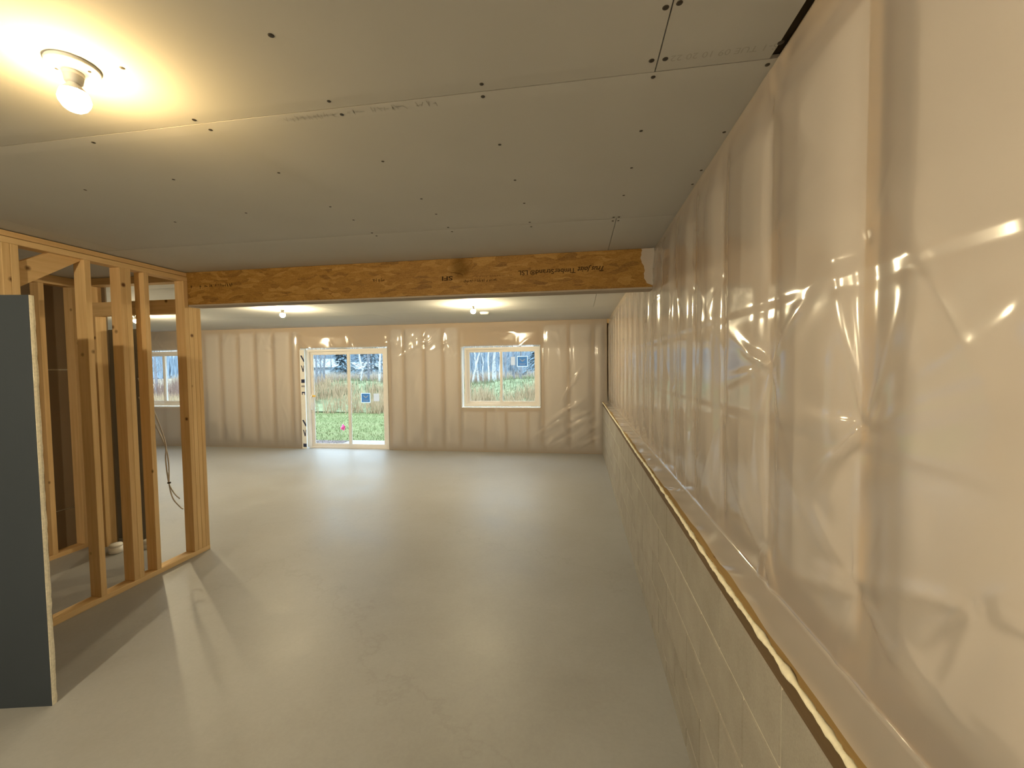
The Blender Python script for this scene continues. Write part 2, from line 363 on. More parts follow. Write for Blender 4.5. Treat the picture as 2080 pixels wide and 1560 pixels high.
# faint printing along two board edges (upside down as seen from here)
def facing_down(x, y, z, flip=True):
    # seen from below: local x -> -x, local y -> -y reads upside down for the camera
    m = Matrix(((-1, 0, 0), (0, 1, 0), (0, 0, -1))).to_4x4() if flip else Matrix(((1, 0, 0), (0, -1, 0), (0, 0, -1))).to_4x4()
    m.translation = (x, y, z); return m
text_mesh('board_print', 'S-1 TUE 09 10 20 22', 0.032, M_FAINTINK, ceiling, facing_down(0.525, 1.235, C-0.0004), width=0.27)
def scribble(name, x0, x1, y, h, n, mat, parent, plane):
    """a run of worn, unreadable print: short ink strokes"""
    vs, fs = [], []; w = (x1-x0)/n
    for k in range(n):
        if random.random() < 0.16: continue
        for s in range(random.choice((2, 3))):
            cx = x0 + (k+0.2+0.6*random.random())*w; a = random.uniform(-0.5, 0.5) if random.random() < 0.6 else 1.57
            L = h*random.uniform(0.35, 0.5)*(1 if abs(a) < 1 else 0.5); cy = y + random.uniform(-0.2, 0.2)*h; t = h*0.055
            dx, dy = math.sin(a), math.cos(a)
            q = [(cx-dx*L-dy*t, cy-dy*L+dx*t), (cx+dx*L-dy*t, cy+dy*L+dx*t), (cx+dx*L+dy*t, cy+dy*L-dx*t), (cx-dx*L+dy*t, cy-dy*L-dx*t)]
            b0 = len(vs); vs += [plane(*p) for p in q]; fs.append((b0, b0+1, b0+2, b0+3))
    o = mesh_obj(name, vs, fs, mat, parent); o.matrix_parent_inverse = parent.matrix_world.inverted(); return o
scribble('board_print', -0.97, -0.43, 1.322, 0.026, 26, M_FAINTINK, ceiling, lambda a, b2: (a, b2, C-0.0004))

# ------------------------------------------------------------------ right wall: blocks below, insulated studs behind plastic above
wall_block = struct(box('wall_right_block', (BX+0.0035, YMIN, -0.05), (BX+0.2, D, 0.889), M_MORTAR))
wall_block['label'] = 'low grey concrete block wall along the right side'
bpy.context.view_layer.update(); wb_inv = wall_block.matrix_world.inverted()
def block(y0, y1, z0, z1):
    o = box('concrete_block', (BX, y0+0.0035, max(z0+0.0035, -0.02)), (BX+0.1, y1-0.0035, z1-0.0035), M_BLOCK, wall_block, 0.003)
    o.matrix_parent_inverse = wb_inv
    o.location.x += random.uniform(-0.0008, 0.0008)
for i in range(5):
    z1 = (0.900 if i else 0.892) - 0.2032*i; z0 = 0.900-0.2032*(i+1)
    start = 1.397 if i % 2 == 0 else 1.612
    y = start - 0.4064*5
    while y < D-0.01:
        a, b2 = y, min(y+0.4064, D-0.003)
        if b2 > -0.3 and b2-a > 0.03: block(a, b2, z0, z1)
        y += 0.4064
wall_right = struct(box('wall_right', (WX+0.15, YMIN, 0.9), (WX+0.2, D+0.14, C+0.014), M_SHEATH))
wall_right['label'] = 'right wall of insulated studs behind clear plastic'
bpy.context.view_layer.update(); wr_inv = wall_right.matrix_world.inverted()
def pr(o): o.parent = wall_right; o.matrix_parent_inverse = wr_inv; return o
pr(box('sill_plate', (BX+0.001, YMIN, 0.8925), (WX+0.14, D, 0.9385), M_TREATED))
pr(box('ledge_board', (BX+0.001, YMIN, 0.9388), (WX+0.14, D, LEDGE), M_AMBER))
pr(box('bottom_plate', (WX+0.012, YMIN, LEDGE), (WX+0.14, D, LEDGE+0.038), M_WY))
pr(box('top_plate', (WX+0.012, YMIN, C-0.076), (WX+0.14, D, C-0.0385), M_WY))
pr(box('top_plate', (WX+0.012, YMIN, C-0.038), (WX+0.14, D, C+0.012), M_WY))
# cream foam bead squeezed out along the ledge
n = 900; yy = np.linspace(-0.6, D-0.02, n)
rad = 0.0075 + 0.0022*vnoise(yy, yy*0, 3, 60, 8)*2 + 0.0016*vnoise(yy, yy*0, 5, 170, 8)*2
pts = [(BX-0.002+0.003*math.sin(3*y), y, LEDGE-0.006+0.002*math.sin(7*y+1)) for y in yy]
pr(tube('foam_bead', pts, list(np.clip(rad, 0.004, 0.014)), M_FOAM, None, 8))
STUDS_R = [0.905 + 0.4035*k for k in range(-6, 18)]
for y in STUDS_R: pr(box('stud', (WX+0.010, y-0.019, LEDGE+0.0385), (WX+0.14, y+0.019, C-0.0765), M_WZ))
def batt(name, w, h, deep=0.03, axis='y'):
    """soft bulging insulation batt, origin at its lower middle; the room side is -x (right wall) or -y (far wall)"""
    nu, nv = 9, 15; vs, fs = [], []
    for j in range(nv+1):
        for i in range(nu+1):
            u = i/nu*2-1; v = j/nv*2-1
            bul = (1-abs(u)**2.6)*(1-abs(v)**9)
            dd = -deep*bul + 0.045 + 0.004*math.sin(9*v+4*u)*bul
            p = u*w/2; z = (v+1)/2*h
            vs.append((dd, p, z) if axis == 'y' else (p, dd, z))
    for j in range(nv):
        for i in range(nu):
            q = (j*(nu+1)+i, j*(nu+1)+i+1, (j+1)*(nu+1)+i+1, (j+1)*(nu+1)+i)
            fs.append(q if axis != 'y' else q[::-1])
    return vs, fs
vs, fs = batt('b', 0.4035-0.04, C-0.0765-LEDGE-0.0385)
bo = None
for a in STUDS_R[:-1]:
    if bo is None: o = bo = mesh_obj('insulation_batt', vs, fs, M_BATT, None, True)
    else: o = bo.copy(); COL.objects.link(o)
    o.location = (WX+0.010, a+0.4035/2, LEDGE+0.0385); pr(o)
# ---- the plastic on the right wall
def folds(A, B, centres, seed, amp=0.006, nr=(4, 7), lr=(0.12, 0.4), w0=0.005, spread=0.06):
    rg = np.random.default_rng(seed); H = np.zeros_like(A)
    for (a, b2) in centres:
        da, db = A-a, B-b2
        near = (np.abs(da) < 0.9) & (np.abs(db) < 0.9)
        for _ in range(rg.integers(*nr)):
            th = rg.uniform(0, 2*math.pi); L = rg.uniform(*lr)
            al = da*math.cos(th) + db*math.sin(th); pe = -da*math.sin(th) + db*math.cos(th)
            w = w0 + spread*np.clip(al, 0, None)
            H += np.where(near & (al > 0), amp*rg.uniform(0.4, 1.0)*np.exp(-(al/L)**2)*np.clip(al/0.03, 0, 1)*np.exp(-(pe/w)**2), 0)
        H -= 0.004*np.exp(-(da*da+db*db)/0.012**2)
    return H
def ridges(A, B, items, H):
    for (a, b2, th, L, w, amp) in items:
        da, db = A-a, B-b2
        al = da*math.cos(th)+db*math.sin(th); pe = -da*math.sin(th)+db*math.cos(th)
        H += amp*np.exp(-(al/L)**2)*np.exp(-(pe/w)**2)
    return H
def studprof(A, studs, w=0.05, amt=0.014):
    d = np.full_like(A, 9.0)
    for s in studs: d = np.minimum(d, np.abs(A-s))
    return amt*(1-np.exp(-(np.clip(d-0.017, 0, None)/w)**2))
rg = np.random.default_rng(21)
gy = np.concatenate([np.arange(YMIN, 0.3, 0.05), np.arange(0.3, 4.3, 0.008), np.arange(4.3, D+0.001, 0.016), [D+0.004]])
gz = np.concatenate([np.arange(LEDGE+0.012, C-0.004, 0.011), [C-0.002]])
A, B = np.meshgrid(gy, gz)
H = studprof(A, STUDS_R)*np.clip((C-0.03-B)/0.12, 0, 1)*np.clip((B-LEDGE-0.02)/0.14, 0, 1)
cen = [(1.302, 1.596), (0.9, 1.48), (0.911, 1.152), (1.325, 1.076), (0.66, 1.271)]
H += folds(A, B, cen, 5, 0.0065, (5, 8), (0.15, 0.5), 0.006, 0.07)
rc = [(STUDS_R[k]+rg.uniform(-0.012, 0.012), rg.uniform(1.05, 2.35)) for k in range(6, 24) for _ in range(2)]
H += folds(A, B, rc, 6, 0.0022, (2, 4), (0.06, 0.25), 0.004, 0.05)
it = []
for _ in range(120):           # tension streaks running up and down the sheet past the beam
    it.append((rg.uniform(1.9, 6.5), rg.uniform(1.1, 2.0), math.pi/2+rg.normal(0, 0.07), rg.uniform(0.12, 0.45), rg.uniform(0.008, 0.03), rg.uniform(-0.002, 0.0045)))
for _ in range(40):            # loose slanting folds
    it.append((rg.uniform(0.5, 3.0), rg.uniform(1.0, 2.4), rg.uniform(0, math.pi), rg.uniform(0.06, 0.25), rg.uniform(0.008, 0.035), rg.uniform(0.001, 0.004)))
H = ridges(A, B, it, H)
H += 0.0016*vnoise(A, B, 9, 14, 12) + 0.0006*vnoise(A, B, 10, 45, 14)
for zc in (1.76, 1.432):       # the two fold creases of the unrolled sheet
    zz = zc + 0.004*vnoise(A, B*0, int(zc*100), 3, 5)
    H += -0.0014*np.exp(-((B-zz)/0.012)**2) + 0.0010*np.exp(-((B-zz-0.02)/0.016)**2)
X = WX + 0.004 - H
verts = [(x, y, z) for x, y, z in zip(X.ravel(), A.ravel(), B.ravel())]
nu = len(gy); nv = len(gz)
idx = np.arange(nu*nv).reshape(nv, nu)
faces = np.stack([idx[:-1, :-1], idx[:-1, 1:], idx[1:, 1:], idx[1:, :-1]], -1).reshape(-1, 4)
faces = [tuple(f) for f in faces[:, ::-1]]
# the lap that folds onto the ledge, with its torn wavy edge
edge = 0.452 + 0.009*vnoise(gy, gy*0, 31, 5, 8)*2 + 0.003*vnoise(gy, gy*0, 33, 22, 8) + 0.008*np.clip(1.2-gy, 0, 1)
rows = [idx[0]]; nlap = 9
lapn = 0.009*vnoise(np.tile(gy, (nlap, 1)), np.tile(np.arange(nlap)[:, None]*0.01, (1, nu)), 35, 26, 10)
for k in range(nlap):
    t = (k+1)/nlap; b0 = len(verts)
    xs = X[0]*(1-t) + edge*t; zs = LEDGE + 0.0035 + 0.009*(1-t)**3 + np.clip(lapn[k]+0.003, 0, None)*(0.4+t)
    verts += list(zip(xs, gy, zs)); rows.append(np.arange(b0, b0+nu))
for r0, r1 in zip(rows[:-1], rows[1:]):
    faces += [tuple(int(q) for q in f) for f in zip(r0[:-1], r0[1:], r1[1:], r1[:-1])]
nlapf = nlap*(nu-1)
pr(mesh_obj('vapor_barrier', verts, faces, None, None, True, mats=[M_POLY, M_POLY2], midx=[0]*(len(faces)-nlapf)+[1]*nlapf))
# torn flap of plastic lapped onto the beam end
fv, ff = [], []; nz = 26
for k in range(nz+1):
    z = C-0.004 - (C-2.150)*k/nz
    e = 0.448 + 0.05*(k/nz)**1.3 + 0.007*math.sin(k*0.55+1) + 0.0025*math.sin(k*1.9)
    if k > nz-4: e += 0.02*(k-nz+4)
    for t in np.linspace(0, 1, 6):
        fv.append((e*(1-t)+(WX+0.002)*t, YB-0.004-0.006*abs(math.sin(k*0.9+t*5)) - 0.03*max(0, t-0.75), z))
for k in range(nz):
    for q in range(5): ff.append((k*6+q, k*6+q+1, (k+1)*6+q+1, (k+1)*6+q))
pr(mesh_obj('plastic_flap', fv, ff, M_POLY2, None, True))

# ------------------------------------------------------------------ far wall
DOOR = (-5.515, -3.675, 0.0, 2.015); WIN = (-2.18, -0.69, 0.845, 1.99); WIN3 = (-9.55, -8.05, 0.845, 2.03)
OPEN = (DOOR, WIN, WIN3)
wall_far = struct(empty('wall_far', (0, D, 0)))
wall_far['label'] = 'far wall of insulated studs behind clear plastic'
def pf(o): o.parent = wall_far; o.matrix_parent_inverse = Matrix.Translation((0, -D, 0)); return o
xs_ = [XMIN, WIN3[0], WIN3[1], DOOR[0], DOOR[1], WIN[0], WIN[1], WX+0.2]
for k in range(7):
    a, b2 = xs_[k], xs_[k+1]
    if k in (1, 3, 5):
        o3 = OPEN[{1: 2, 3: 0, 5: 1}[k]]
        if o3[2] > 0.01: pf(box('wall_sheathing', (a, D+0.141, -0.05), (b2, D+0.19, o3[2]-0.02), M_SHEATH))
        pf(box('wall_sheathing', (a, D+0.141, o3[3]+0.02), (b2, D+0.19, C+0.2), M_SHEATH))
    else: pf(box('wall_sheathing', (a, D+0.141, -0.05), (b2, D+0.19, C+0.2), M_SHEATH))
STUDS_F = [-10.0, -9.6, -8.02, -7.76, -7.35, -6.95, -6.545, -6.145, -5.74, -5.56, -3.63, -3.34, -2.93, -2.55, -2.225, -0.645, -0.17, 0.27, 0.5]
UNDER = [-1.741, -1.335, -0.926]; UNDER3 = [-9.2, -8.8, -8.4]
for x in STUDS_F: pf(box('stud', (x-0.019, D+0.008, 0.0385), (x+0.019, D+0.14, C-0.0765), M_WZ))
for x in UNDER+UNDER3: pf(box('stud', (x-0.019, D+0.008, 0.0385), (x+0.019, D+0.14, 0.78), M_WZ))
for a, b2 in ((XMIN, DOOR[0]), (DOOR[1], WX+0.14)): pf(box('bottom_plate', (a, D+0.008, 0), (b2, D+0.14, 0.038), M_WX))
pf(box('top_plate', (XMIN, D+0.008, C-0.076), (WX+0.14, D+0.14, C+0.012), M_WX))
for o3 in OPEN: pf(box('header', (o3[0]-0.03, D+0.008, o3[3]+0.022), (o3[1]+0.03, D+0.14, C-0.0765), M_WX))
for o3 in (WIN, WIN3): pf(box('window_sill_plate', (o3[0]-0.03, D+0.008, 0.781), (o3[1]+0.03, D+0.14, 0.824), M_WX))
allst = sorted(STUDS_F)
def far_batt(x0, x1, z0, z1):
    w, h = x1-x0-0.04, z1-z0
    if w < 0.05: return
    v, f = batt('b', w, h, 0.03, 'x'); o = mesh_obj('insulation_batt', v, f, M_BATT, None, True)
    o.location = ((x0+x1)/2, D+0.012, z0); pf(o)
for a, b2 in zip(allst[:-1], allst[1:]):
    if any(o3[0]-0.1 < (a+b2)/2 < o3[1]+0.1 for o3 in OPEN): continue
    far_batt(a, b2, 0.0385, C-0.0765)
for st, o3 in ((UNDER, WIN), (UNDER3, WIN3)):
    e = [o3[0]-0.045] + st + [o3[1]+0.045]
    for a, b2 in zip(e[:-1], e[1:]): far_batt(a, b2, 0.0385, 0.78)
# the plastic
gx = np.arange(XMIN+0.02, WX-0.012, 0.02); gz = np.concatenate([np.arange(0.004, C-0.004, 0.02), [C-0.002]])
for o3 in OPEN:      # snap grid lines onto the opening edges
    for e in (o3[0]-0.012, o3[1]+0.012): gx[np.argmin(np.abs(gx-e))] = e
    for e in (o3[2]-0.012, o3[3]+0.012):
        if e > 0: gz[np.argmin(np.abs(gz-e))] = e
A, B = np.meshgrid(gx, gz); rg = np.random.default_rng(77)
H = studprof(A, STUDS_F, 0.06, 0.012)*np.clip((C-0.08-B)/0.12, 0, 1)*np.clip((B-0.05)/0.12, 0, 1)
it = []
for _ in range(26): it.append((rg.uniform(-0.62, 0.35), rg.uniform(0.15, 0.85), 0.55+rg.normal(0, 0.08), rg.uniform(0.12, 0.42), rg.uniform(0.018, 0.035), rg.uniform(0.003, 0.009)))
for _ in range(60): it.append((rg.uniform(-9.5, 0.3), rg.uniform(1.9, 2.36), rg.uniform(0, math.pi), rg.uniform(0.05, 0.18), rg.uniform(0.018, 0.04), rg.uniform(0.003, 0.009)))
for _ in range(30): it.append((rg.uniform(-3.4, -2.3), rg.uniform(1.8, 2.3), 0.7+rg.normal(0, 0.2), rg.uniform(0.06, 0.15), rg.uniform(0.018, 0.03), rg.uniform(0.003, 0.008)))
for _ in range(40): it.append((rg.uniform(-9.5, 0.3), rg.uniform(0.2, 1.9), math.pi/2+rg.normal(0, 0.25), rg.uniform(0.1, 0.4), rg.uniform(0.02, 0.05), rg.uniform(0.001, 0.005)))
it.append((-0.12, 1.27, 1.0, 0.3, 0.022, 0.010))
H = ridges(A, B, it, H) + 0.003*vnoise(A, B, 41, 8, 12) + 0.0012*vnoise(A, B, 43, 26, 12)
Y = D + 0.004 - H
nu, nv = len(gx), len(gz); idx = np.arange(nu*nv).reshape(nv, nu); faces = []
cxm = (gx[:-1]+gx[1:])/2; czm = (gz[:-1]+gz[1:])/2
for j in range(nv-1):
    for i in range(nu-1):
        if any(o3[0]-0.012 < cxm[i] < o3[1]+0.012 and o3[2]-0.012 < czm[j] < o3[3]+0.012 for o3 in OPEN): continue
        faces.append((int(idx[j, i]), int(idx[j, i+1]), int(idx[j+1, i+1]), int(idx[j+1, i])))
pf(mesh_obj('vapor_barrier', list(zip(A.ravel(), Y.ravel(), B.ravel())), faces, M_POLY, None, True))
# house wrap turned in around the openings
def reveal(o3, name):
    a, b2, z0, z1 = o3; t = 0.008
    pf(box(name, (a-t, D+0.0, z0), (a, D+0.14, z1), M_WRAP)); pf(box(name, (b2, D+0.0, z0), (b2+t, D+0.14, z1), M_WRAP))
    pf(box(name, (a-t, D+0.004, z1), (b2+t, D+0.14, z1+t), M_WRAP))
    if z0 > 0.05: pf(box(name, (a-t, D-0.004, z0-t), (b2+t, D+0.14, z0), M_WRAP))
for o3 in (WIN, WIN3, DOOR): reveal(o3, 'house_wrap_reveal')
wrap = pf(box('house_wrap_strip', (DOOR[0]-0.012, D-0.012, 0.0), (DOOR[0]+0.088, D-0.004, 1.995), M_WRAP))
def inkmark(pts):
    vs = [(DOOR[0]-0.012+0.1*a, D-0.0128, z) for a, z in pts]
    o = mesh_obj('print_mark', vs, [tuple(range(len(vs)))], M_INK, None); o.parent = wall_far; o.matrix_parent_inverse = Matrix.Translation((0, -D, 0))
for zt in (1.88, 0.58):
    inkmark([(0.15, zt), (0.5, zt), (0.95, zt-0.09), (0.95, zt), (0.99, zt+0.02), (0.99, zt-0.13), (0.85, zt-0.13), (0.3, zt-0.03)])
    inkmark([(0.25, zt-0.20), (0.45, zt-0.20), (0.7, zt-0.28), (0.85, zt-0.20), (0.97, zt-0.20), (0.78, zt-0.33), (0.6, zt-0.33)])
    inkmark([(0.2, zt-0.48), (0.98, zt-0.48), (0.98, zt-0.55), (0.2, zt-0.55)])
    for q in (0.25, 0.5, 0.75): inkmark([(q, zt-0.60), (q+0.14, zt-0.60), (q+0.14, zt-0.635), (q, zt-0.635)])
    inkmark([(0.25, zt-0.73), (0.97, zt-0.73), (0.97, zt-0.79), (0.8, zt-0.79), (0.8, zt-0.755), (0.45, zt-0.755), (0.45, zt-0.79), (0.25, zt-0.79)])
# ---- windows and door
def frame_mesh(name, x0, x1, z0, z1, y0, y1, w, parent, mat=M_VINYL, bottom=None, step=0.0):
    """rectangular ring of four bars with depth, local to the parent"""
    wb = bottom or w
    o = [(x0, z0), (x1, z0), (x1, z1), (x0, z1)]; i = [(x0+w, z0+wb), (x1-w, z0+wb), (x1-w, z1-w), (x0+w, z1-w)]
    if step: i2 = [(a+(step if k in (0, 3) else -step), b2+(step if k in (0, 1) else -step)) for k, (a, b2) in enumerate(i)]
    vs, fs = [], []
    rings = [[(a, y1, b2) for a, b2 in o], [(a, y0, b2) for a, b2 in o], [(a, y0, b2) for a, b2 in i]]
    if step: rings += [[(a, y0+(y1-y0)*0.45, b2) for a, b2 in i], [(a, y0+(y1-y0)*0.45, b2) for a, b2 in i2], [(a, y1, b2) for a, b2 in i2]]
    else: rings += [[(a, y1, b2) for a, b2 in i]]
    for r in rings: vs += r
    for k in range(len(rings)):
        n0, n1 = k*4, ((k+1) % len(rings))*4
        for q in range(4): fs.append((n0+q, n0+(q+1) % 4, n1+(q+1) % 4, n1+q)[::-1])
    return mesh_obj(name, vs, fs, mat, parent)
def pane(parent, x0, x1, z0, z1, y):
    return mesh_obj('pane', [(x0, y-0.002, z0), (x1, y-0.002, z0), (x1, y-0.002, z1), (x0, y-0.002, z1)], [(0, 1, 2, 3)], M_GLASS, parent)
def sticker(parent, x0, x1, z0, z1, y):
    w, h = x1-x0, z1-z0; b = 0.07
    def q(a, c, e, d, dy): return [(x0+w*a, y-dy, z0+h*c), (x0+w*e, y-dy, z0+h*c), (x0+w*e, y-dy, z0+h*d), (x0+w*a, y-dy, z0+h*d)]
    vs = q(-b, -b, 1+b, 1+b, 0.001) + q(0, 0, 1, 1, 0.0016)
    chev = [(0.2, 0.84), (0.5, 0.60), (0.8, 0.84), (0.8, 0.70), (0.5, 0.45), (0.2, 0.70)]
    vs += [(x0+w*a, y-0.0022, z0+h*c) for a, c in chev]
    fs = [(0, 1, 2, 3), (4, 5, 6, 7), (8, 13, 12, 9), (9, 12, 11, 10)]
    fs += [(14, 15, 16, 17), (18, 19, 20, 21)]
    vs += q(0.15, 0.22, 0.85, 0.27, 0.0022) + q(0.2, 0.12, 0.8, 0.16, 0.0022)
    o = mesh_obj('sticker', vs, fs, None, parent, mats=[M_STWHITE, M_BLUE], midx=[0, 1, 0, 0, 0, 0]); o['label'] = 'blue square sticker with white chevron'; return o
def slider(name, o3, label, fw_=0.05, sash_w=0.045, st=None, door=False, mid=None):
    a, b2, z0, z1 = o3; W, Hh = b2-a, z1-z0
    r = struct(empty(name, (a, D+0.055, z0))); r['label'] = label
    frame_mesh('frame', 0, W, 0, Hh, 0, 0.075, fw_, r, bottom=0.03 if door else None)
    m = mid or W/2
    ins = fw_; zb = 0.03 if door else fw_
    s1 = frame_mesh('sash', ins, m+0.03, zb, Hh-ins, 0.04, 0.065, sash_w, r, step=0.012); pane(s1, ins+sash_w, m+0.03-sash_w, zb+sash_w, Hh-ins-sash_w, 0.058)
    s2 = frame_mesh('sash', m-0.015, W-ins, zb, Hh-ins, 0.012, 0.036, sash_w, r, step=0.012, bottom=sash_w); pane(s2, m-0.015+sash_w, W-ins-sash_w, zb+sash_w, Hh-ins-sash_w, 0.03)
    if door:
        h = mesh_obj('handle', *tube_geo(smooth_path([(ins+0.02, 0.04, 0.78), (ins+0.02, -0.005, 0.80), (ins+0.02, -0.012, 0.92), (ins+0.02, -0.005, 1.04), (ins+0.02, 0.04, 1.06)], 5), [0.011]*21, 8), M_WHITE, s1, True)
        box('latch_plate', (ins+0.0, 0.031, 0.74), (ins+0.045, 0.040, 1.10), M_WHITE, s1, 0.003)
        box('tag', (ins+0.03, 0.028, 1.04), (ins+0.10, 0.031, 1.075), M_YELLOW, s1)
    if st: 
        x0, x1, c0, c1 = st; sticker(s2, x0-a, x1-a, c0-z0, c1-z0, 0.026)
        mesh_obj('paper_label', [(x1-a+0.08, 0.0255, c0-z0+0.02), (x1-a+0.2, 0.0255, c0-z0+0.02), (x1-a+0.2, 0.0255, c1-z0), (x1-a+0.08, 0.0255, c1-z0)] if door else [(x0-a-0.13, 0.0255, c0-z0+0.02), (x0-a-0.05, 0.0255, c0-z0+0.02), (x0-a-0.05, 0.0255, c1-z0), (x0-a-0.13, 0.0255, c1-z0)], [(0, 1, 2, 3)], M_PAPER, s2)
    return r
M_PAPER = backlit('pale_paper_label', (0.55, 0.5, 0.48))
slider('door_1', (DOOR[0]+0.095, DOOR[1]-0.012, DOOR[2], DOOR[3]-0.012), 'white sliding glass patio door in the far wall', 0.05, 0.05, (-4.262, -4.088, 0.935, 1.105), True, mid=0.885)
slider('window_1', (WIN[0]+0.045, WIN[1]-0.012, WIN[2]+0.02, WIN[3]-0.012), 'white sliding window right of the patio door', 0.045, 0.035, (-1.112, -0.932, 1.615, 1.79), mid=0.70)
slider('window_2', (WIN3[0]+0.02, WIN3[1]-0.02, WIN3[2]+0.02, WIN3[3]-0.012), 'white sliding window half hidden by the stud wall', 0.045, 0.04)

# ------------------------------------------------------------------ other shell walls
wall_side = struct(box('wall_side', (XMIN-0.2, YMIN, 0), (XMIN, D+0.14, C+0.014), M_BATT)); wall_side['label'] = 'left outer wall of the basement'
wall_back = struct(box('wall_back', (XMIN, YMIN-0.2, 0), (WX+0.3, YMIN, C+0.014), M_DRYWALL)); wall_back['label'] = 'wall behind the camera'

# ------------------------------------------------------------------ beam
M_NAILER = plain('shaded_nailer_board', (0.40, 0.34, 0.28), 0.8, 0.2)  # unlit tone of the underside put into the board colour
beam = empty('engineered_beam', ((XL+WX)/2, YB, 2.165))
tag(beam, 'brown strand lumber beam spanning the room under the ceiling', 'beam')
b_in = Matrix.Translation((-(XL+WX)/2, -YB, -2.165))
def pb(o): o.parent = beam; o.matrix_parent_inverse = b_in; return o
pb(box('beam_ply', (XL-0.085, YB, 2.165), (WX-0.004, YB+0.044, C-0.001), M_STRAND, None, 0.0015))
pb(box('beam_ply', (XL-0.085, YB+0.0445, 2.165), (WX-0.004, YB+0.0885, C-0.001), M_STRAND, None, 0.0015))
pb(box('nailer_board', (XL-0.0, YB+0.002, 2.152), (WX-0.004, YB+0.135, 2.1645), M_NAILER))
bpy.context.view_layer.update()
yt = YB - 0.0006
text_mesh('beam_lettering', 'TimberStrand\u00ae LSL', 0.049, M_BEAMINK, beam, facing_y(-0.012, yt, 2.322, True), bold=0.0006, width=0.425)
text_mesh('beam_lettering', 'Trus Joist', 0.05, M_BEAMINK, beam, facing_y(0.19, yt, 2.328, True), shear=0.4, bold=0.001, width=0.19)
text_mesh('beam_lettering', 'SFI', 0.045, M_BEAMINK, beam, facing_y(-0.945, yt, 2.305, True), bold=0.001, width=0.085)
scribble('worn_print', -0.86, -0.60, 2.262, 0.022, 22, M_BEAMINK, beam, lambda a, b2: (a, yt, b2))
scribble('worn_print', -0.76, -0.48, 2.292, 0.012, 24, M_BEAMINK, beam, lambda a, b2: (a, yt, b2))
scribble('worn_print', -3.25, -2.82, 2.318, 0.032, 20, M_BEAMINK, beam, lambda a, b2: (a, yt, b2))
scribble('worn_print', -1.62, -1.50, 2.30, 0.03, 6, M_BEAMINK, beam, lambda a, b2: (a, yt, b2))

# ------------------------------------------------------------------ left stud partition
TP = C-0.002
wall_left = struct(empty('wall_left', (XL, YB, 0))); wall_left['label'] = 'open pine stud partition on the left'
def pl(o): o.parent = wall_left; o.matrix_parent_inverse = Matrix.Translation((-XL, -YB, 0)); return o
def lstud(y0, z1=2.362, z0=0.0385, y1=None): return pl(box('stud', (XL-0.089, y0, z0), (XL, y1 or y0+0.038, z1), M_WZ, None, 0.002))
pl(box('bottom_plate', (XL-0.089, 0.6, 0.0), (XL, YB+0.118, 0.038), M_WY, None, 0.002))
pl(box('top_plate', (XL-0.089, 0.6, 2.3625), (XL, YB-0.001, 2.3985), M_WY, None, 0.002))
pl(box('top_plate', (XL-0.092, 0.6, 2.402), (XL-0.004, YB-0.001, TP-0.003), M_WY, None, 0.002))
for y in (1.996, 2.0345): lstud(y)
lstud(2.411); lstud(2.635); lstud(2.6735); lstud(2.807); lstud(3.1395)
for k in range(3): lstud(YB+0.0005+0.0385*k, 2.150)
# slanting brace between the double stud and the plate
br = [(2.075, 2.262), (2.075, 2.112), (2.41, 2.352), (2.41, 2.3625), (2.24, 2.3625)]
vs = [(XL-0.03, y, z) for y, z in br] + [(XL-0.068, y, z) for y, z in br]
k = len(br); fs = [tuple(range(k)), tuple(range(2*k-1, k-1, -1))] + [(i, i+k, (i+1) % k+k, (i+1) % k) for i in range(k)]
pl(mesh_obj('brace', vs, fs, M_WY, None))
# closet behind: back wall
wall_c = struct(empty('wall_closet', (-4.45, 2.8, 0))); wall_c['label'] = 'dark back wall of the closet behind the studs'
def pc(o): o.parent = wall_c; o.matrix_parent_inverse = Matrix.Translation((4.45, -2.8, 0)); return o
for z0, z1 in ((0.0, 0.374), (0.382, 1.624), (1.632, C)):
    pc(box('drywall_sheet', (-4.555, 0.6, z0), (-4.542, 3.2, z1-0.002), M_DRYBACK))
pc(box('seam_strip', (-4.5562, 0.6, 0.0), (-4.5555, 3.2, C-0.003), M_GYPSUM))
for y in (1.7, 2.1, 2.5, 2.925, 3.16): pc(box('stud', (-4.54, y, 0.0385), (-4.451, y+0.038, C-0.08), M_WZ, None, 0.002))
pc(box('bottom_plate', (-4.54, 0.6, 0), (-4.451, 3.2, 0.038), M_WY)); pc(box('top_plate', (-4.54, 0.6, C-0.0795), (-4.451, 3.2, C-0.003), M_WY))
wall_e = struct(empty('wall_closet_end', (-3.9, 3.25, 0))); wall_e['label'] = 'framed doorway at the end of the closet'
def pe(o): o.parent = wall_e; o.matrix_parent_inverse = Matrix.Translation((3.9, -3.25, 0)); return o
pe(box('top_plate', (-4.54, 3.205, 2.374), (XL-0.0925, 3.294, C-0.003), M_WX))
pe(box('header', (-4.31, 3.215, 2.105), (XL-0.0925, 3.284, 2.225), M_WX))
pe(box('stud', (-4.348, 3.205, 0.0), (-4.3105, 3.294, 2.373), M_WZ)); pe(box('stud', (-4.3095, 3.205, 0.0), (-4.2715, 3.294, 2.104), M_WZ))
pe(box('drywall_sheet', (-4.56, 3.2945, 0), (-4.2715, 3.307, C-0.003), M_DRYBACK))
wall_n = struct(box('wall_closet_near', (-4.555, 0.5, 0), (XL, 0.59, C-0.002), M_DRYBACK)); wall_n['label'] = 'unseen near end wall added to keep the closet dark'  # end wall out of view, added to keep lamp light out of the closet
wall_i = struct(box('wall_inner', (XMIN, 3.2, 0), (-4.57, 3.29, C-0.002), M_DRYBACK)); wall_i['label'] = 'inner partition left of the closet'

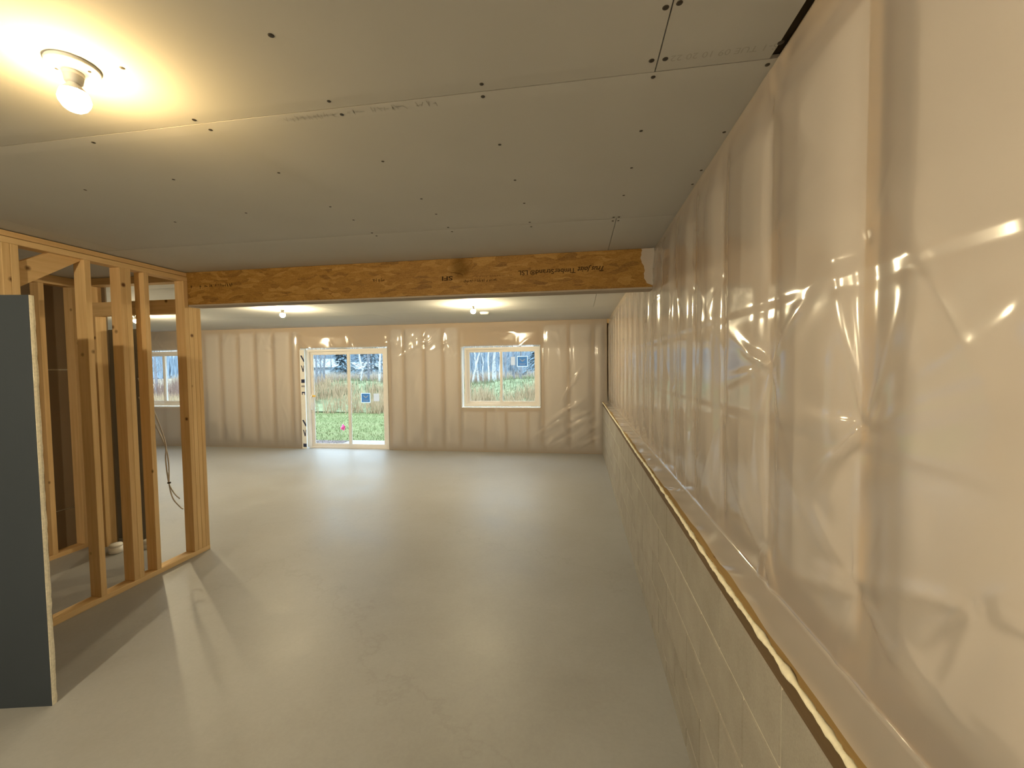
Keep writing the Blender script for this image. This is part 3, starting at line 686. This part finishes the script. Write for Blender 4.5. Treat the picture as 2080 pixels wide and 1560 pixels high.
# ------------------------------------------------------------------ loose things on the left
def stand_panel():
    r = empty('wallboard', (-2.51, 1.612, 0)); r.rotation_euler = (0, 0, math.radians(12))
    tag(r, 'dark grey wallboard panel with pale raw edge standing on the floor', 'panel')
    w, t, h = 0.75, 0.026, 1.965
    box('board_face', (-w, 0.0, 0.0), (-0.0015, 0.0015, h), M_DARKPANEL, r)
    box('board_face', (-w, t-0.0015, 0.0), (-0.0015, t, h), M_DARKPANEL, r)
    # rough gypsum core: slightly ragged edge
    n = 60; vs, fs = [], []
    for k in range(n+1):
        z = h*k/n
        e = 0.002 + random.uniform(-0.0018, 0.0022)
        vs += [(e-0.002, 0.0016, z), (e, t*0.5, z), (e-0.002, t-0.0016, z), (-w+0.001, t-0.0016, z), (-w+0.001, 0.0016, z)]
    for k in range(n):
        for q in range(5): fs.append((k*5+q, k*5+(q+1) % 5, (k+1)*5+(q+1) % 5, (k+1)*5+q))
    fs += [(4, 3, 2, 1, 0), tuple(n*5+q for q in range(5))]
    mesh_obj('gypsum_core', vs, fs, M_GYPSUM, r)
stand_panel()
# cables
def cable(name, pts, rad, label):
    o = tube(name, smooth_path(pts, 8), rad, M_CABLE, None, 6); tag(o, label, 'cable', None); return o
cb = empty('hanging_cable', (-3.57, 3.19, 0.6)); tag(cb, 'grey electrical cables hanging loose beside the beam post', 'cable')
def cpart(pts):
    o = tube('cable_strand', smooth_path(pts, 8), 0.0055, M_CABLE, None, 6); o.parent = cb; o.matrix_parent_inverse = Matrix.Translation((3.57, -3.19, -0.6))
cpart([(-3.40, 2.83, 1.55), (-3.52, 2.98, 1.42), (-3.66, 3.17, 1.25), (-3.585, 3.19, 0.98), (-3.588, 3.19, 0.82), (-3.566, 3.19, 0.62), (-3.50, 3.175, 0.535), (-3.40, 3.13, 0.505)])
cpart([(-3.40, 2.83, 1.40), (-3.53, 3.0, 1.28), (-3.67, 3.19, 1.12), (-3.592, 3.2, 0.93), (-3.570, 3.2, 0.78), (-3.568, 3.195, 0.60), (-3.53, 3.19, 0.48), (-3.42, 3.15, 0.425), (-3.36, 3.12, 0.42)])
o = lathe('cable_tie', [(0.012, -0.006), (0.014, 0), (0.012, 0.006)], M_DARK, None, 10); o.location = (-3.566, 3.192, 0.62); o.parent = cb; o.matrix_parent_inverse = Matrix.Translation((3.57, -3.19, -0.6))
# drain stubs and pipe in the closet
def stub(x, y, h, label):
    r = empty('drain_pipe', (x, y, 0)); tag(r, label, 'pipe')
    lathe('pipe', [(0.045, 0.0), (0.045, h)], M_WHITE, r, 20)
    lathe('coupling', [(0.045, 0.0), (0.054, 0.003), (0.054, 0.05), (0.045, 0.053)], M_WHITE, r, 20, loc=(0, 0, h-0.06))
    lathe('cap', [(0.048, 0), (0.05, 0.008), (0.04, 0.02), (0.001, 0.024)], M_WHITE, r, 20, loc=(0, 0, h))
stub(-4.06, 3.12, 0.06, 'white plastic drain stub on the closet floor behind the double stud')
stub(-3.88, 3.26, 0.05, 'white plastic drain stub in the closet doorway')
M_GREYBOARD = mat_drywall('grey_board_paper', (0.26, 0.25, 0.23))
gs = empty('wallboard', (-4.245, 3.40, 0)); tag(gs, 'grey wallboard sheet standing in the closet doorway behind the studs', 'panel')
box('board_face', (-0.17, -0.0015, 0.0), (0.17, 0.0, 2.0), M_GREYBOARD, gs)
box('gypsum_core', (-0.17, 0.0, 0.0), (0.17, 0.012, 2.0), M_GYPSUM, gs)
box('board_face', (-0.17, 0.012, 0.0), (0.17, 0.0135, 2.0), M_GREYBOARD, gs)

# ------------------------------------------------------------------ lamps
def lamp(x, y, label, bm_=None):
    r = empty('ceiling_lamp', (x, y, C)); tag(r, label, 'lamp', 'bare bulb ceiling lamps')
    lathe('base_plate', [(0.055, 0.0), (0.0565, -0.003), (0.0565, -0.0085), (0.0545, -0.0115), (0.048, -0.0125), (0.044, -0.012), (0.04, -0.0135), (0.0275, -0.0165), (0.025, -0.02)], M_WHITE, r, 48)
    lathe('socket', [(0.0235, -0.016), (0.0225, -0.028), (0.021, -0.029), (0.0215, -0.031), (0.019, -0.046), (0.016, -0.05)], M_WHITE, r, 32)
    for s in (-1, 1):
        lathe('screw', [(0.0045, 0.0), (0.0042, -0.0015), (0.002, -0.002)], M_SCREW, r, 10, loc=(s*0.036, 0.012*s, -0.0128))
    pr_ = [(0.0125, -0.046), (0.0135, -0.053), (0.019, -0.060)]
    cz, rr = -0.090, 0.0345
    for k in range(13):
        t = math.radians(48 - k*18) if k < 2 else math.radians(9 - (k-2)*99/10); pr_.append((max(rr*math.cos(t), 0.0006), cz + rr*math.sin(t)*1.0))
    lathe('bulb', pr_[4::2], bm_ or M_BULB, r, 14); lathe('bulb_shield', pr_[:5], M_WHITE, r, 24)  # opaque top part shaped to hold the bulb's light off the ceiling
lamp(-1.353, 0.993, 'bare glowing bulb in white ceiling holder nearest the camera', M_BULB_WARM)
lamp(-1.37, 5.53, 'bare glowing bulb in white holder left of the smoke detector')
lamp(-3.98, 5.28, 'bare glowing bulb in white holder straight above the patio door approach')
lamp(-6.45, 5.38, 'bare glowing bulb seen between the studs of the left partition', M_BULB_DIM)
lamp(-1.75, -0.85, 'unseen bulb added behind the camera to light the near end of the room', M_BULB_ADDED)  # added lamp out of view, brightens the near end of the room
sd = empty('smoke_detector', (-1.40, 6.35, C)); tag(sd, 'small flat white smoke detector on the far ceiling', 'smoke detector')
lathe('detector_base', [(0.07, 0), (0.07, -0.008)], M_WHITE, sd, 28); lathe('detector_cover', [(0.065, -0.0085), (0.066, -0.02), (0.058, -0.032), (0.03, -0.036), (0.001, -0.036)], M_WHITE, sd, 28)

# ------------------------------------------------------------------ outdoors
def mat_lawn():
    m, nt, b = new_mat('lawn_grass'); v = coords(nt)
    f = noise(nt, v, 1.2, 5, 0.7); g = noise(nt, v, 30, 3, 0.7)
    c = ramp(nt, f, [(0.3, (0.11, 0.135, 0.05)), (0.55, (0.155, 0.18, 0.075)), (0.75, (0.2, 0.205, 0.1))])
    c = mixc(nt, 0.35, c, ramp(nt, g, [(0.3, (0.08, 0.11, 0.04)), (0.7, (0.22, 0.25, 0.13))]))
    sp = nt.nodes.new('ShaderNodeSeparateXYZ'); nt.links.new(v, sp.inputs[0])
    w = nt.nodes.new('ShaderNodeMath'); w.operation = 'SINE'; ww = nt.nodes.new('ShaderNodeMath'); ww.operation = 'MULTIPLY'; ww.inputs[1].default_value = 3.4
    nt.links.new(sp.outputs[1], ww.inputs[0]); nt.links.new(ww.outputs[0], w.inputs[0])
    c = mixc(nt, ramp(nt, w.outputs[0], [(0.5, (0, 0, 0)), (0.9, (0.35,)*3)]), c, (0.21, 0.215, 0.11))
    nt.links.new(c, b.inputs['Base Color']); b.inputs['Roughness'].default_value = 0.95; b.inputs['Specular IOR Level'].default_value = 0.1
    return m
M_LAWN = mat_lawn()
M_SOIL = plain('dark_soil', (0.16, 0.13, 0.13), 0.95, 0.1, 0.3, 6)
M_FIELD = plain('dry_field', (0.23, 0.2, 0.15), 0.95, 0.1, 0.25, 2)
M_DRY = plain('dry_tall_grass', (0.40, 0.30, 0.19), 0.95, 0.1, 0.25, 3)
M_PALE = plain('pale_reed_grass', (0.42, 0.37, 0.29), 0.95, 0.1, 0.2, 3)
M_RUST = plain('rusty_undergrowth', (0.21, 0.14, 0.115), 0.95, 0.1, 0.25, 3)
M_GREENM = plain('mound_weeds', (0.175, 0.20, 0.115), 0.95, 0.1, 0.35, 3)
M_BIRCH = plain('white_birch_bark', (0.5, 0.5, 0.5), 0.8, 0.2, 0.25, 9)
M_BARK = plain('grey_bark', (0.20, 0.205, 0.23), 0.9, 0.1, 0.2, 9)  # grey bark, with distance haze put into its blue tint
M_TWIG = plain('grey_twigs', (0.25, 0.27, 0.31), 0.9, 0.1, 0.15, 5)
M_HAZE = plain('hazed_far_woods', (0.20, 0.26, 0.32), 1.0, 0.0, 0.15, 0.6)  # air haze put into the colour as blue grey
M_FIR = plain('hazed_evergreen', (0.135, 0.19, 0.225), 1.0, 0.0, 0.2, 2)  # evergreen colour blued to stand for air haze
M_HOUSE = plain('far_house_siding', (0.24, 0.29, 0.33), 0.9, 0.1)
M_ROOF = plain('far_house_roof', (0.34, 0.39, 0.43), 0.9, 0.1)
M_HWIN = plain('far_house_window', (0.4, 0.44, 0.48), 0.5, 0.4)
M_PATIO = plain('pale_patio_stone', (0.33, 0.33, 0.33), 0.9, 0.1)
G = -0.12
ground = struct(box('ground', (-90, D+0.2, G-0.3), (60, 150, G-0.02), M_FIELD)); ground['label'] = 'field beyond the house'
lawn = struct(box('lawn', (-40, D+0.2, G-0.1), (25, 15.7, G), M_LAWN)); lawn['label'] = 'mown green lawn outside the patio door'
def blades(name, n, xr, yr, hr, mat, w=0.012, lean=0.25, z=G, clump=0, hf=None):
    rg = np.random.default_rng(abs(hash(name)) % 1000 if False else sum(map(ord, name)))
    xs = rg.uniform(*xr, n); ys2 = rg.uniform(*yr, n)
    if clump:
        cx = rg.uniform(*xr, clump); cy = rg.uniform(*yr, clump); k = rg.integers(0, clump, n)
        xs = cx[k]+rg.normal(0, 0.22, n); ys2 = cy[k]+rg.normal(0, 0.22, n)
    h = rg.uniform(*hr, n); a = rg.uniform(0, 6.28, n); l = rg.uniform(0, lean, n); b = rg.uniform(0, 6.28, n)
    zz = np.full(n, z) if hf is None else hf(xs, ys2)
    ww = w*rg.uniform(0.6, 1.4, n)
    p0 = np.stack([xs-np.cos(a)*ww, ys2-np.sin(a)*ww, zz], 1); p1 = np.stack([xs+np.cos(a)*ww, ys2+np.sin(a)*ww, zz], 1)
    p2 = np.stack([xs+np.cos(b)*l*h, ys2+np.sin(b)*l*h, zz+h], 1)
    V = np.stack([p0, p1, p2], 1).reshape(-1, 3); F = np.arange(3*n).reshape(-1, 3)
    me = bpy.data.meshes.new(name); me.vertices.add(len(V)); me.vertices.foreach_set('co', V.ravel()); me.loops.add(3*n); me.loops.foreach_set('vertex_index', F.ravel().astype(np.int32))
    me.polygons.add(n); me.polygons.foreach_set('loop_start', np.arange(0, 3*n, 3, dtype=np.int32)); me.update(calc_edges=True); me.validate()
    me.materials.append(mat); o = bpy.data.objects.new(name, me); COL.objects.link(o); return o
def stuff(o, label, cat): o['kind'] = 'stuff'; o['label'] = label; o['category'] = cat
stuff(blades('lawn_grass', 26000, (-13, 1), (8.3, 15.6), (0.02, 0.06), M_LAWN, 0.006, 0.5), 'short green blades of the mown lawn', 'grass')
def mh(x, y):
    x = np.asarray(x, float); y = np.asarray(y, float)
    h = 1.05*np.exp(-((x+11.0)/3.4)**2-((y-19)/2.2)**2) + 1.0*np.exp(-((x+2.1)/3.0)**2-((y-19.5)/2.4)**2) + 0.55*np.exp(-((x+6)/3.5)**2-((y-21)/2)**2)
    return G - 0.03 + 0.08*np.clip((y-15.4)/0.6, 0, 1) + h + 0.08*vnoise(x, y, 61, 2.2, 8)*np.clip((y-15.4)/2, 0, 1)
gx2 = np.linspace(-22, 8, 90); gy2 = np.linspace(15.4, 26, 40); A, B = np.meshgrid(gx2, gy2); Z = mh(A, B)
idx = np.arange(A.size).reshape(A.shape)
fcs = np.stack([idx[:-1, :-1], idx[:-1, 1:], idx[1:, 1:], idx[1:, :-1]], -1).reshape(-1, 4)
mound = struct(mesh_obj('dirt_mound', list(zip(A.ravel(), B.ravel(), Z.ravel())), fcs.tolist(), M_GREENM, None, True)); mound['label'] = 'weedy green earth mound beyond the lawn'
stuff(blades('dry_tall_grass', 15000, (-22, 6), (15.15, 18.0), (0.25, 0.75), M_DRY, 0.012, 0.5, clump=240, hf=mh), 'tan tall grass fringe at the lawn edge', 'grass')
stuff(blades('mound_weeds', 12000, (-22, 6), (17, 22), (0.08, 0.3), M_GREENM, 0.014, 0.8, hf=mh), 'low green weeds covering the earth mound', 'weeds')
stuff(blades('rusty_undergrowth', 16000, (-32, 8), (22, 34), (0.5, 1.5), M_RUST, 0.016, 0.35), 'rust brown undergrowth in front of the trees', 'shrubs')
stuff(blades('pale_reeds', 14000, (-40, 10), (34.5, 39.5), (0.8, 1.6), M_PALE, 0.03, 0.3, clump=500), 'pale tan reed grass behind the birches', 'grass')
def tree(name, base, h, lean, mat, label, r0=0.07, nb=16, seed=0, group=None, twig=M_TWIG, kink=0.03, bl=0.3, cat='tree'):
    rg = random.Random(seed); root = empty(name, base); tag(root, label, cat, group)
    pts, rads = [], []; n = 9
    for k in range(n+1):
        t = k/n; pts.append((lean[0]*t*h + rg.gauss(0, kink)*t*2, lean[1]*t*h + rg.gauss(0, kink), h*t)); rads.append(r0*(1-0.85*t)+0.004)
    pts[0] = (0, 0, -0.15)
    vs, fs = tube_geo(pts, rads, 7); mesh_obj('trunk', vs, fs, mat, root, True)
    vs, fs = [], []
    for _ in range(nb):
        t = rg.uniform(0.22, 0.97); i = min(int(t*n), n-1); p = Vector(pts[i]).lerp(Vector(pts[i+1]), t*n-i)
        a = rg.uniform(0, 6.28); L = bl*h*(1.1-t)*rg.uniform(0.5, 1.1)
        d = Vector((math.cos(a), math.sin(a), rg.uniform(0.5, 1.6))).normalized(); q = [p, p+d*L*0.5, p+d*L+Vector((0, 0, L*0.15))]
        v, f = tube_geo(q, [r0*0.25*(1-t)+0.008, 0.008, 0.003], 3, len(vs)); vs += v; fs += f
        for _ in range(6):
            s = rg.uniform(0.25, 1.0); p1 = p+d*L*s; a2 = rg.uniform(0, 6.28)
            d2 = (d*0.6+Vector((math.cos(a2), math.sin(a2), rg.uniform(-0.1, 0.7)))).normalized(); L2 = L*rg.uniform(0.2, 0.5)
            v, f = tube_geo([p1, p1+d2*L2], [0.006, 0.0025], 3, len(vs)); vs += v; fs += f
    mesh_obj('branches', vs, fs, twig, root)['kind'] = 'stuff'
    return root
def at(rx, y, z=G): return (rx*y, y, z)
BIR = [((-0.258, 24), 5.0, (0.20, 0), 'white birch trunk slanting right in the window left pane', 0.075),
       ((-0.230, 24.2), 4.5, (-0.17, 0), 'white birch trunk slanting left across its neighbour in the window', 0.075),
       ((-0.224, 26), 4.5, (-0.03, 0), 'thin upright white birch right of the crossed pair', 0.05),
       ((-0.212, 23), 5.0, (0.01, 0), 'white birch at left of the close window cluster', 0.06),
       ((-0.201, 23.5), 5.6, (0.01, 0.02), 'thick pale birch in the middle of the window cluster', 0.09),
       ((-0.195, 24), 5.0, (-0.015, 0), 'pale birch at right of the window cluster', 0.07),
       ((-0.185, 23), 5.0, (0.0, 0), 'pinkish white birch half hidden by the window mullion', 0.05),
       ((-0.540, 23), 5.0, (-0.02, 0), 'straight white birch left of the sticker in the patio door', 0.07),
       ((-0.493, 22.5), 5.6, (0.02, 0), 'straight white birch near right edge of the patio door', 0.08)]
for k, (b, h, ln, lab, r) in enumerate(BIR): tree('birch_tree', at(*b), h, ln, M_BIRCH, lab, r, 12, 100+k, 'birches beyond the lawn', kink=0.04)
GRY = [((-0.664, 22), 5.0, (0.0, 0), 'grey bare tree leftmost in the patio door left pane', 0.07),
       ((-0.652, 24), 5.6, (0.02, 0), 'grey bare tree second from left in the patio door', 0.06),
       ((-0.640, 23), 5.6, (-0.01, 0), 'dark grey bare tree third from left in the patio door', 0.07),
       ((-0.520, 24), 5.0, (0.0, 0), 'grey bare tree between the two patio door birches', 0.08),
       ((-0.169, 22), 5.0, (-0.01, 0), 'thin dark bare tree just right of the window mullion', 0.045),
       ((-0.136, 25), 4.5, (0.02, 0), 'stout grey bare tree below the window sticker', 0.10),
       ((-0.150, 26), 4.5, (-0.03, 0), 'forked grey bare tree left of the window sticker', 0.06),
       ((-1.145, 24), 5.0, (0.0, 0), 'grey bare tree seen through the half hidden window', 0.07)]
for k, (b, h, ln, lab, r) in enumerate(GRY): tree('bare_tree', at(*b), h, ln, M_BARK, lab, r, 26, 200+k, 'grey bare trees beyond the lawn')
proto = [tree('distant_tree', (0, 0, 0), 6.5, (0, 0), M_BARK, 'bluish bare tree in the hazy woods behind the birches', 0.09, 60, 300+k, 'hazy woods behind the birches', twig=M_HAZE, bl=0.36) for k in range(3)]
spots = []
rgt = random.Random(5)
for k in range(400):
    y = rgt.uniform(40, 66); rx = rgt.choice((rgt.uniform(-0.72, -0.44), rgt.uniform(-0.30, -0.06), rgt.uniform(-1.3, -1.0)))
    if len(spots) < 30 and all((rx*y-a)**2+(y-b2)**2 > 4.6**2 for a, b2, *_ in spots) and all((rx*y-a*b2)**2+(y-b2)**2 > 5.5**2 for a, b2 in ((-0.513, 46), (-0.59, 50), (-0.095, 60))):
        spots.append((rx*y, y, rgt.uniform(0.8, 1.1), rgt.uniform(0, 6.28)))
for k, (x, y, s, rz) in enumerate(spots):
    src = proto[k % 3]
    if k < 3: o = src
    else:
        o = src.copy(); COL.objects.link(o)
        for ch in src.children:
            c = ch.copy(); COL.objects.link(c); c.parent = o
    o.location = (x, y, G); o.scale = (s, s, s); o.rotation_euler = (0, 0, rz)
def fir(base, h, r, label, seed):
    rg = random.Random(seed); root = empty('fir_tree', base); tag(root, label, 'tree')
    vs, fs = tube_geo([(0, 0, -0.2), (0, 0, h)], [0.14, 0.02], 7); mesh_obj('trunk', vs, fs, M_BARK, root, True)
    vs, fs = [], []
    for _ in range(900):
        t = rg.random()**0.8; z = h*(0.1+0.9*t); a = rg.uniform(0, 6.28); R_ = r*(1-t)*rg.uniform(0.25, 1.0)+0.1
        p = Vector((math.cos(a)*R_, math.sin(a)*R_, z-0.25*R_)); d = Vector((math.cos(a), math.sin(a), -0.4)); s = Vector((-math.sin(a), math.cos(a), 0))*rg.uniform(0.10, 0.22)
        b0 = len(vs); vs += [p-d*0.35-s, p-d*0.35+s, p+d*0.3]; fs.append((b0, b0+1, b0+2))
    mesh_obj('foliage', vs, fs, M_FIR, root)
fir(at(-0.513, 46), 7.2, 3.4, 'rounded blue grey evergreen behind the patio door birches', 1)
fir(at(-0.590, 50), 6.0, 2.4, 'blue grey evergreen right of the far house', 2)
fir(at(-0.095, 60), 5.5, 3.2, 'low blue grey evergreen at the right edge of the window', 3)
# far woods band
vs, fs = [], []; rgw = random.Random(9)
for k in range(12000):
    x = rgw.uniform(-110, 12); y = rgw.uniform(84, 98); h = rgw.uniform(1.8, 6.6+1.2*math.sin(x*0.21)); w = rgw.uniform(0.12, 0.35); z = rgw.uniform(0, 1.5); l = rgw.uniform(-0.8, 0.8)
    b0 = len(vs); vs += [(x-w, y, G+z-0.5), (x+w, y+0.1, G+z-0.5), (x+l, y+0.05, G+z+h)]; fs.append((b0, b0+1, b0+2))
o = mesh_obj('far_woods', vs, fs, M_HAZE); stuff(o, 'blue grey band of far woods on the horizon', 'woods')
def house(base, w, dd, h, label):
    r = empty('distant_house', base); tag(r, label, 'house')
    box('wall', (-w/2, 0, 0), (w/2, dd, h), M_HOUSE, r)
    rv = [(-w/2-0.4, -0.4, h), (w/2+0.4, -0.4, h), (w/2+0.4, dd+0.4, h), (-w/2-0.4, dd+0.4, h), (-w/2-0.4, dd/2, h+w*0.2), (w/2+0.4, dd/2, h+w*0.2)]
    mesh_obj('roof', rv, [(0, 1, 5, 4), (2, 3, 4, 5), (0, 4, 3), (1, 2, 5), (3, 2, 1, 0)], M_ROOF, r)
    for q in (-0.3, 0.05, 0.3): box('window', (w*q-0.5, -0.03, h*0.35), (w*q+0.5, 0.01, h*0.75), M_HWIN, r)
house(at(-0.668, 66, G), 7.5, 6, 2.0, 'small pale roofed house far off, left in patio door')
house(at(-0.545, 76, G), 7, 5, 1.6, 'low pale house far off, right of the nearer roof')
# marker flag and patio edge outside the door
fl = empty('marker_flag', (-6.05, 10.1, G)); tag(fl, 'pink plastic marker flag on wire in the lawn', 'flag')
tube('wire', [(0, 0, -0.05), (0.01, 0, 0.14), (0.03, 0, 0.30)], 0.004, M_WHITE, fl, 5)
vs = []
for j in range(5):
    for i in range(6): vs.append((0.03+0.018*i-0.012*j, 0.012*math.sin(i*1.3+j), 0.30-0.03*j-0.012*i))
mesh_obj('flag_cloth', vs, [(j*6+i, j*6+i+1, (j+1)*6+i+1, (j+1)*6+i) for j in range(4) for i in range(5)], M_PINK, fl)
struct(box('soil_strip', (-12, D+0.25, G-0.05), (3, 9.35, G+0.012), M_SOIL))['label'] = 'bare dark soil strip along the house'
pv = tag(box('patio_slab', (-5.25, 8.35, G+0.013), (-3.4, 9.2, G+0.05), M_PATIO, None, 0.01), 'pale patio slab just outside the glass door', 'slab')
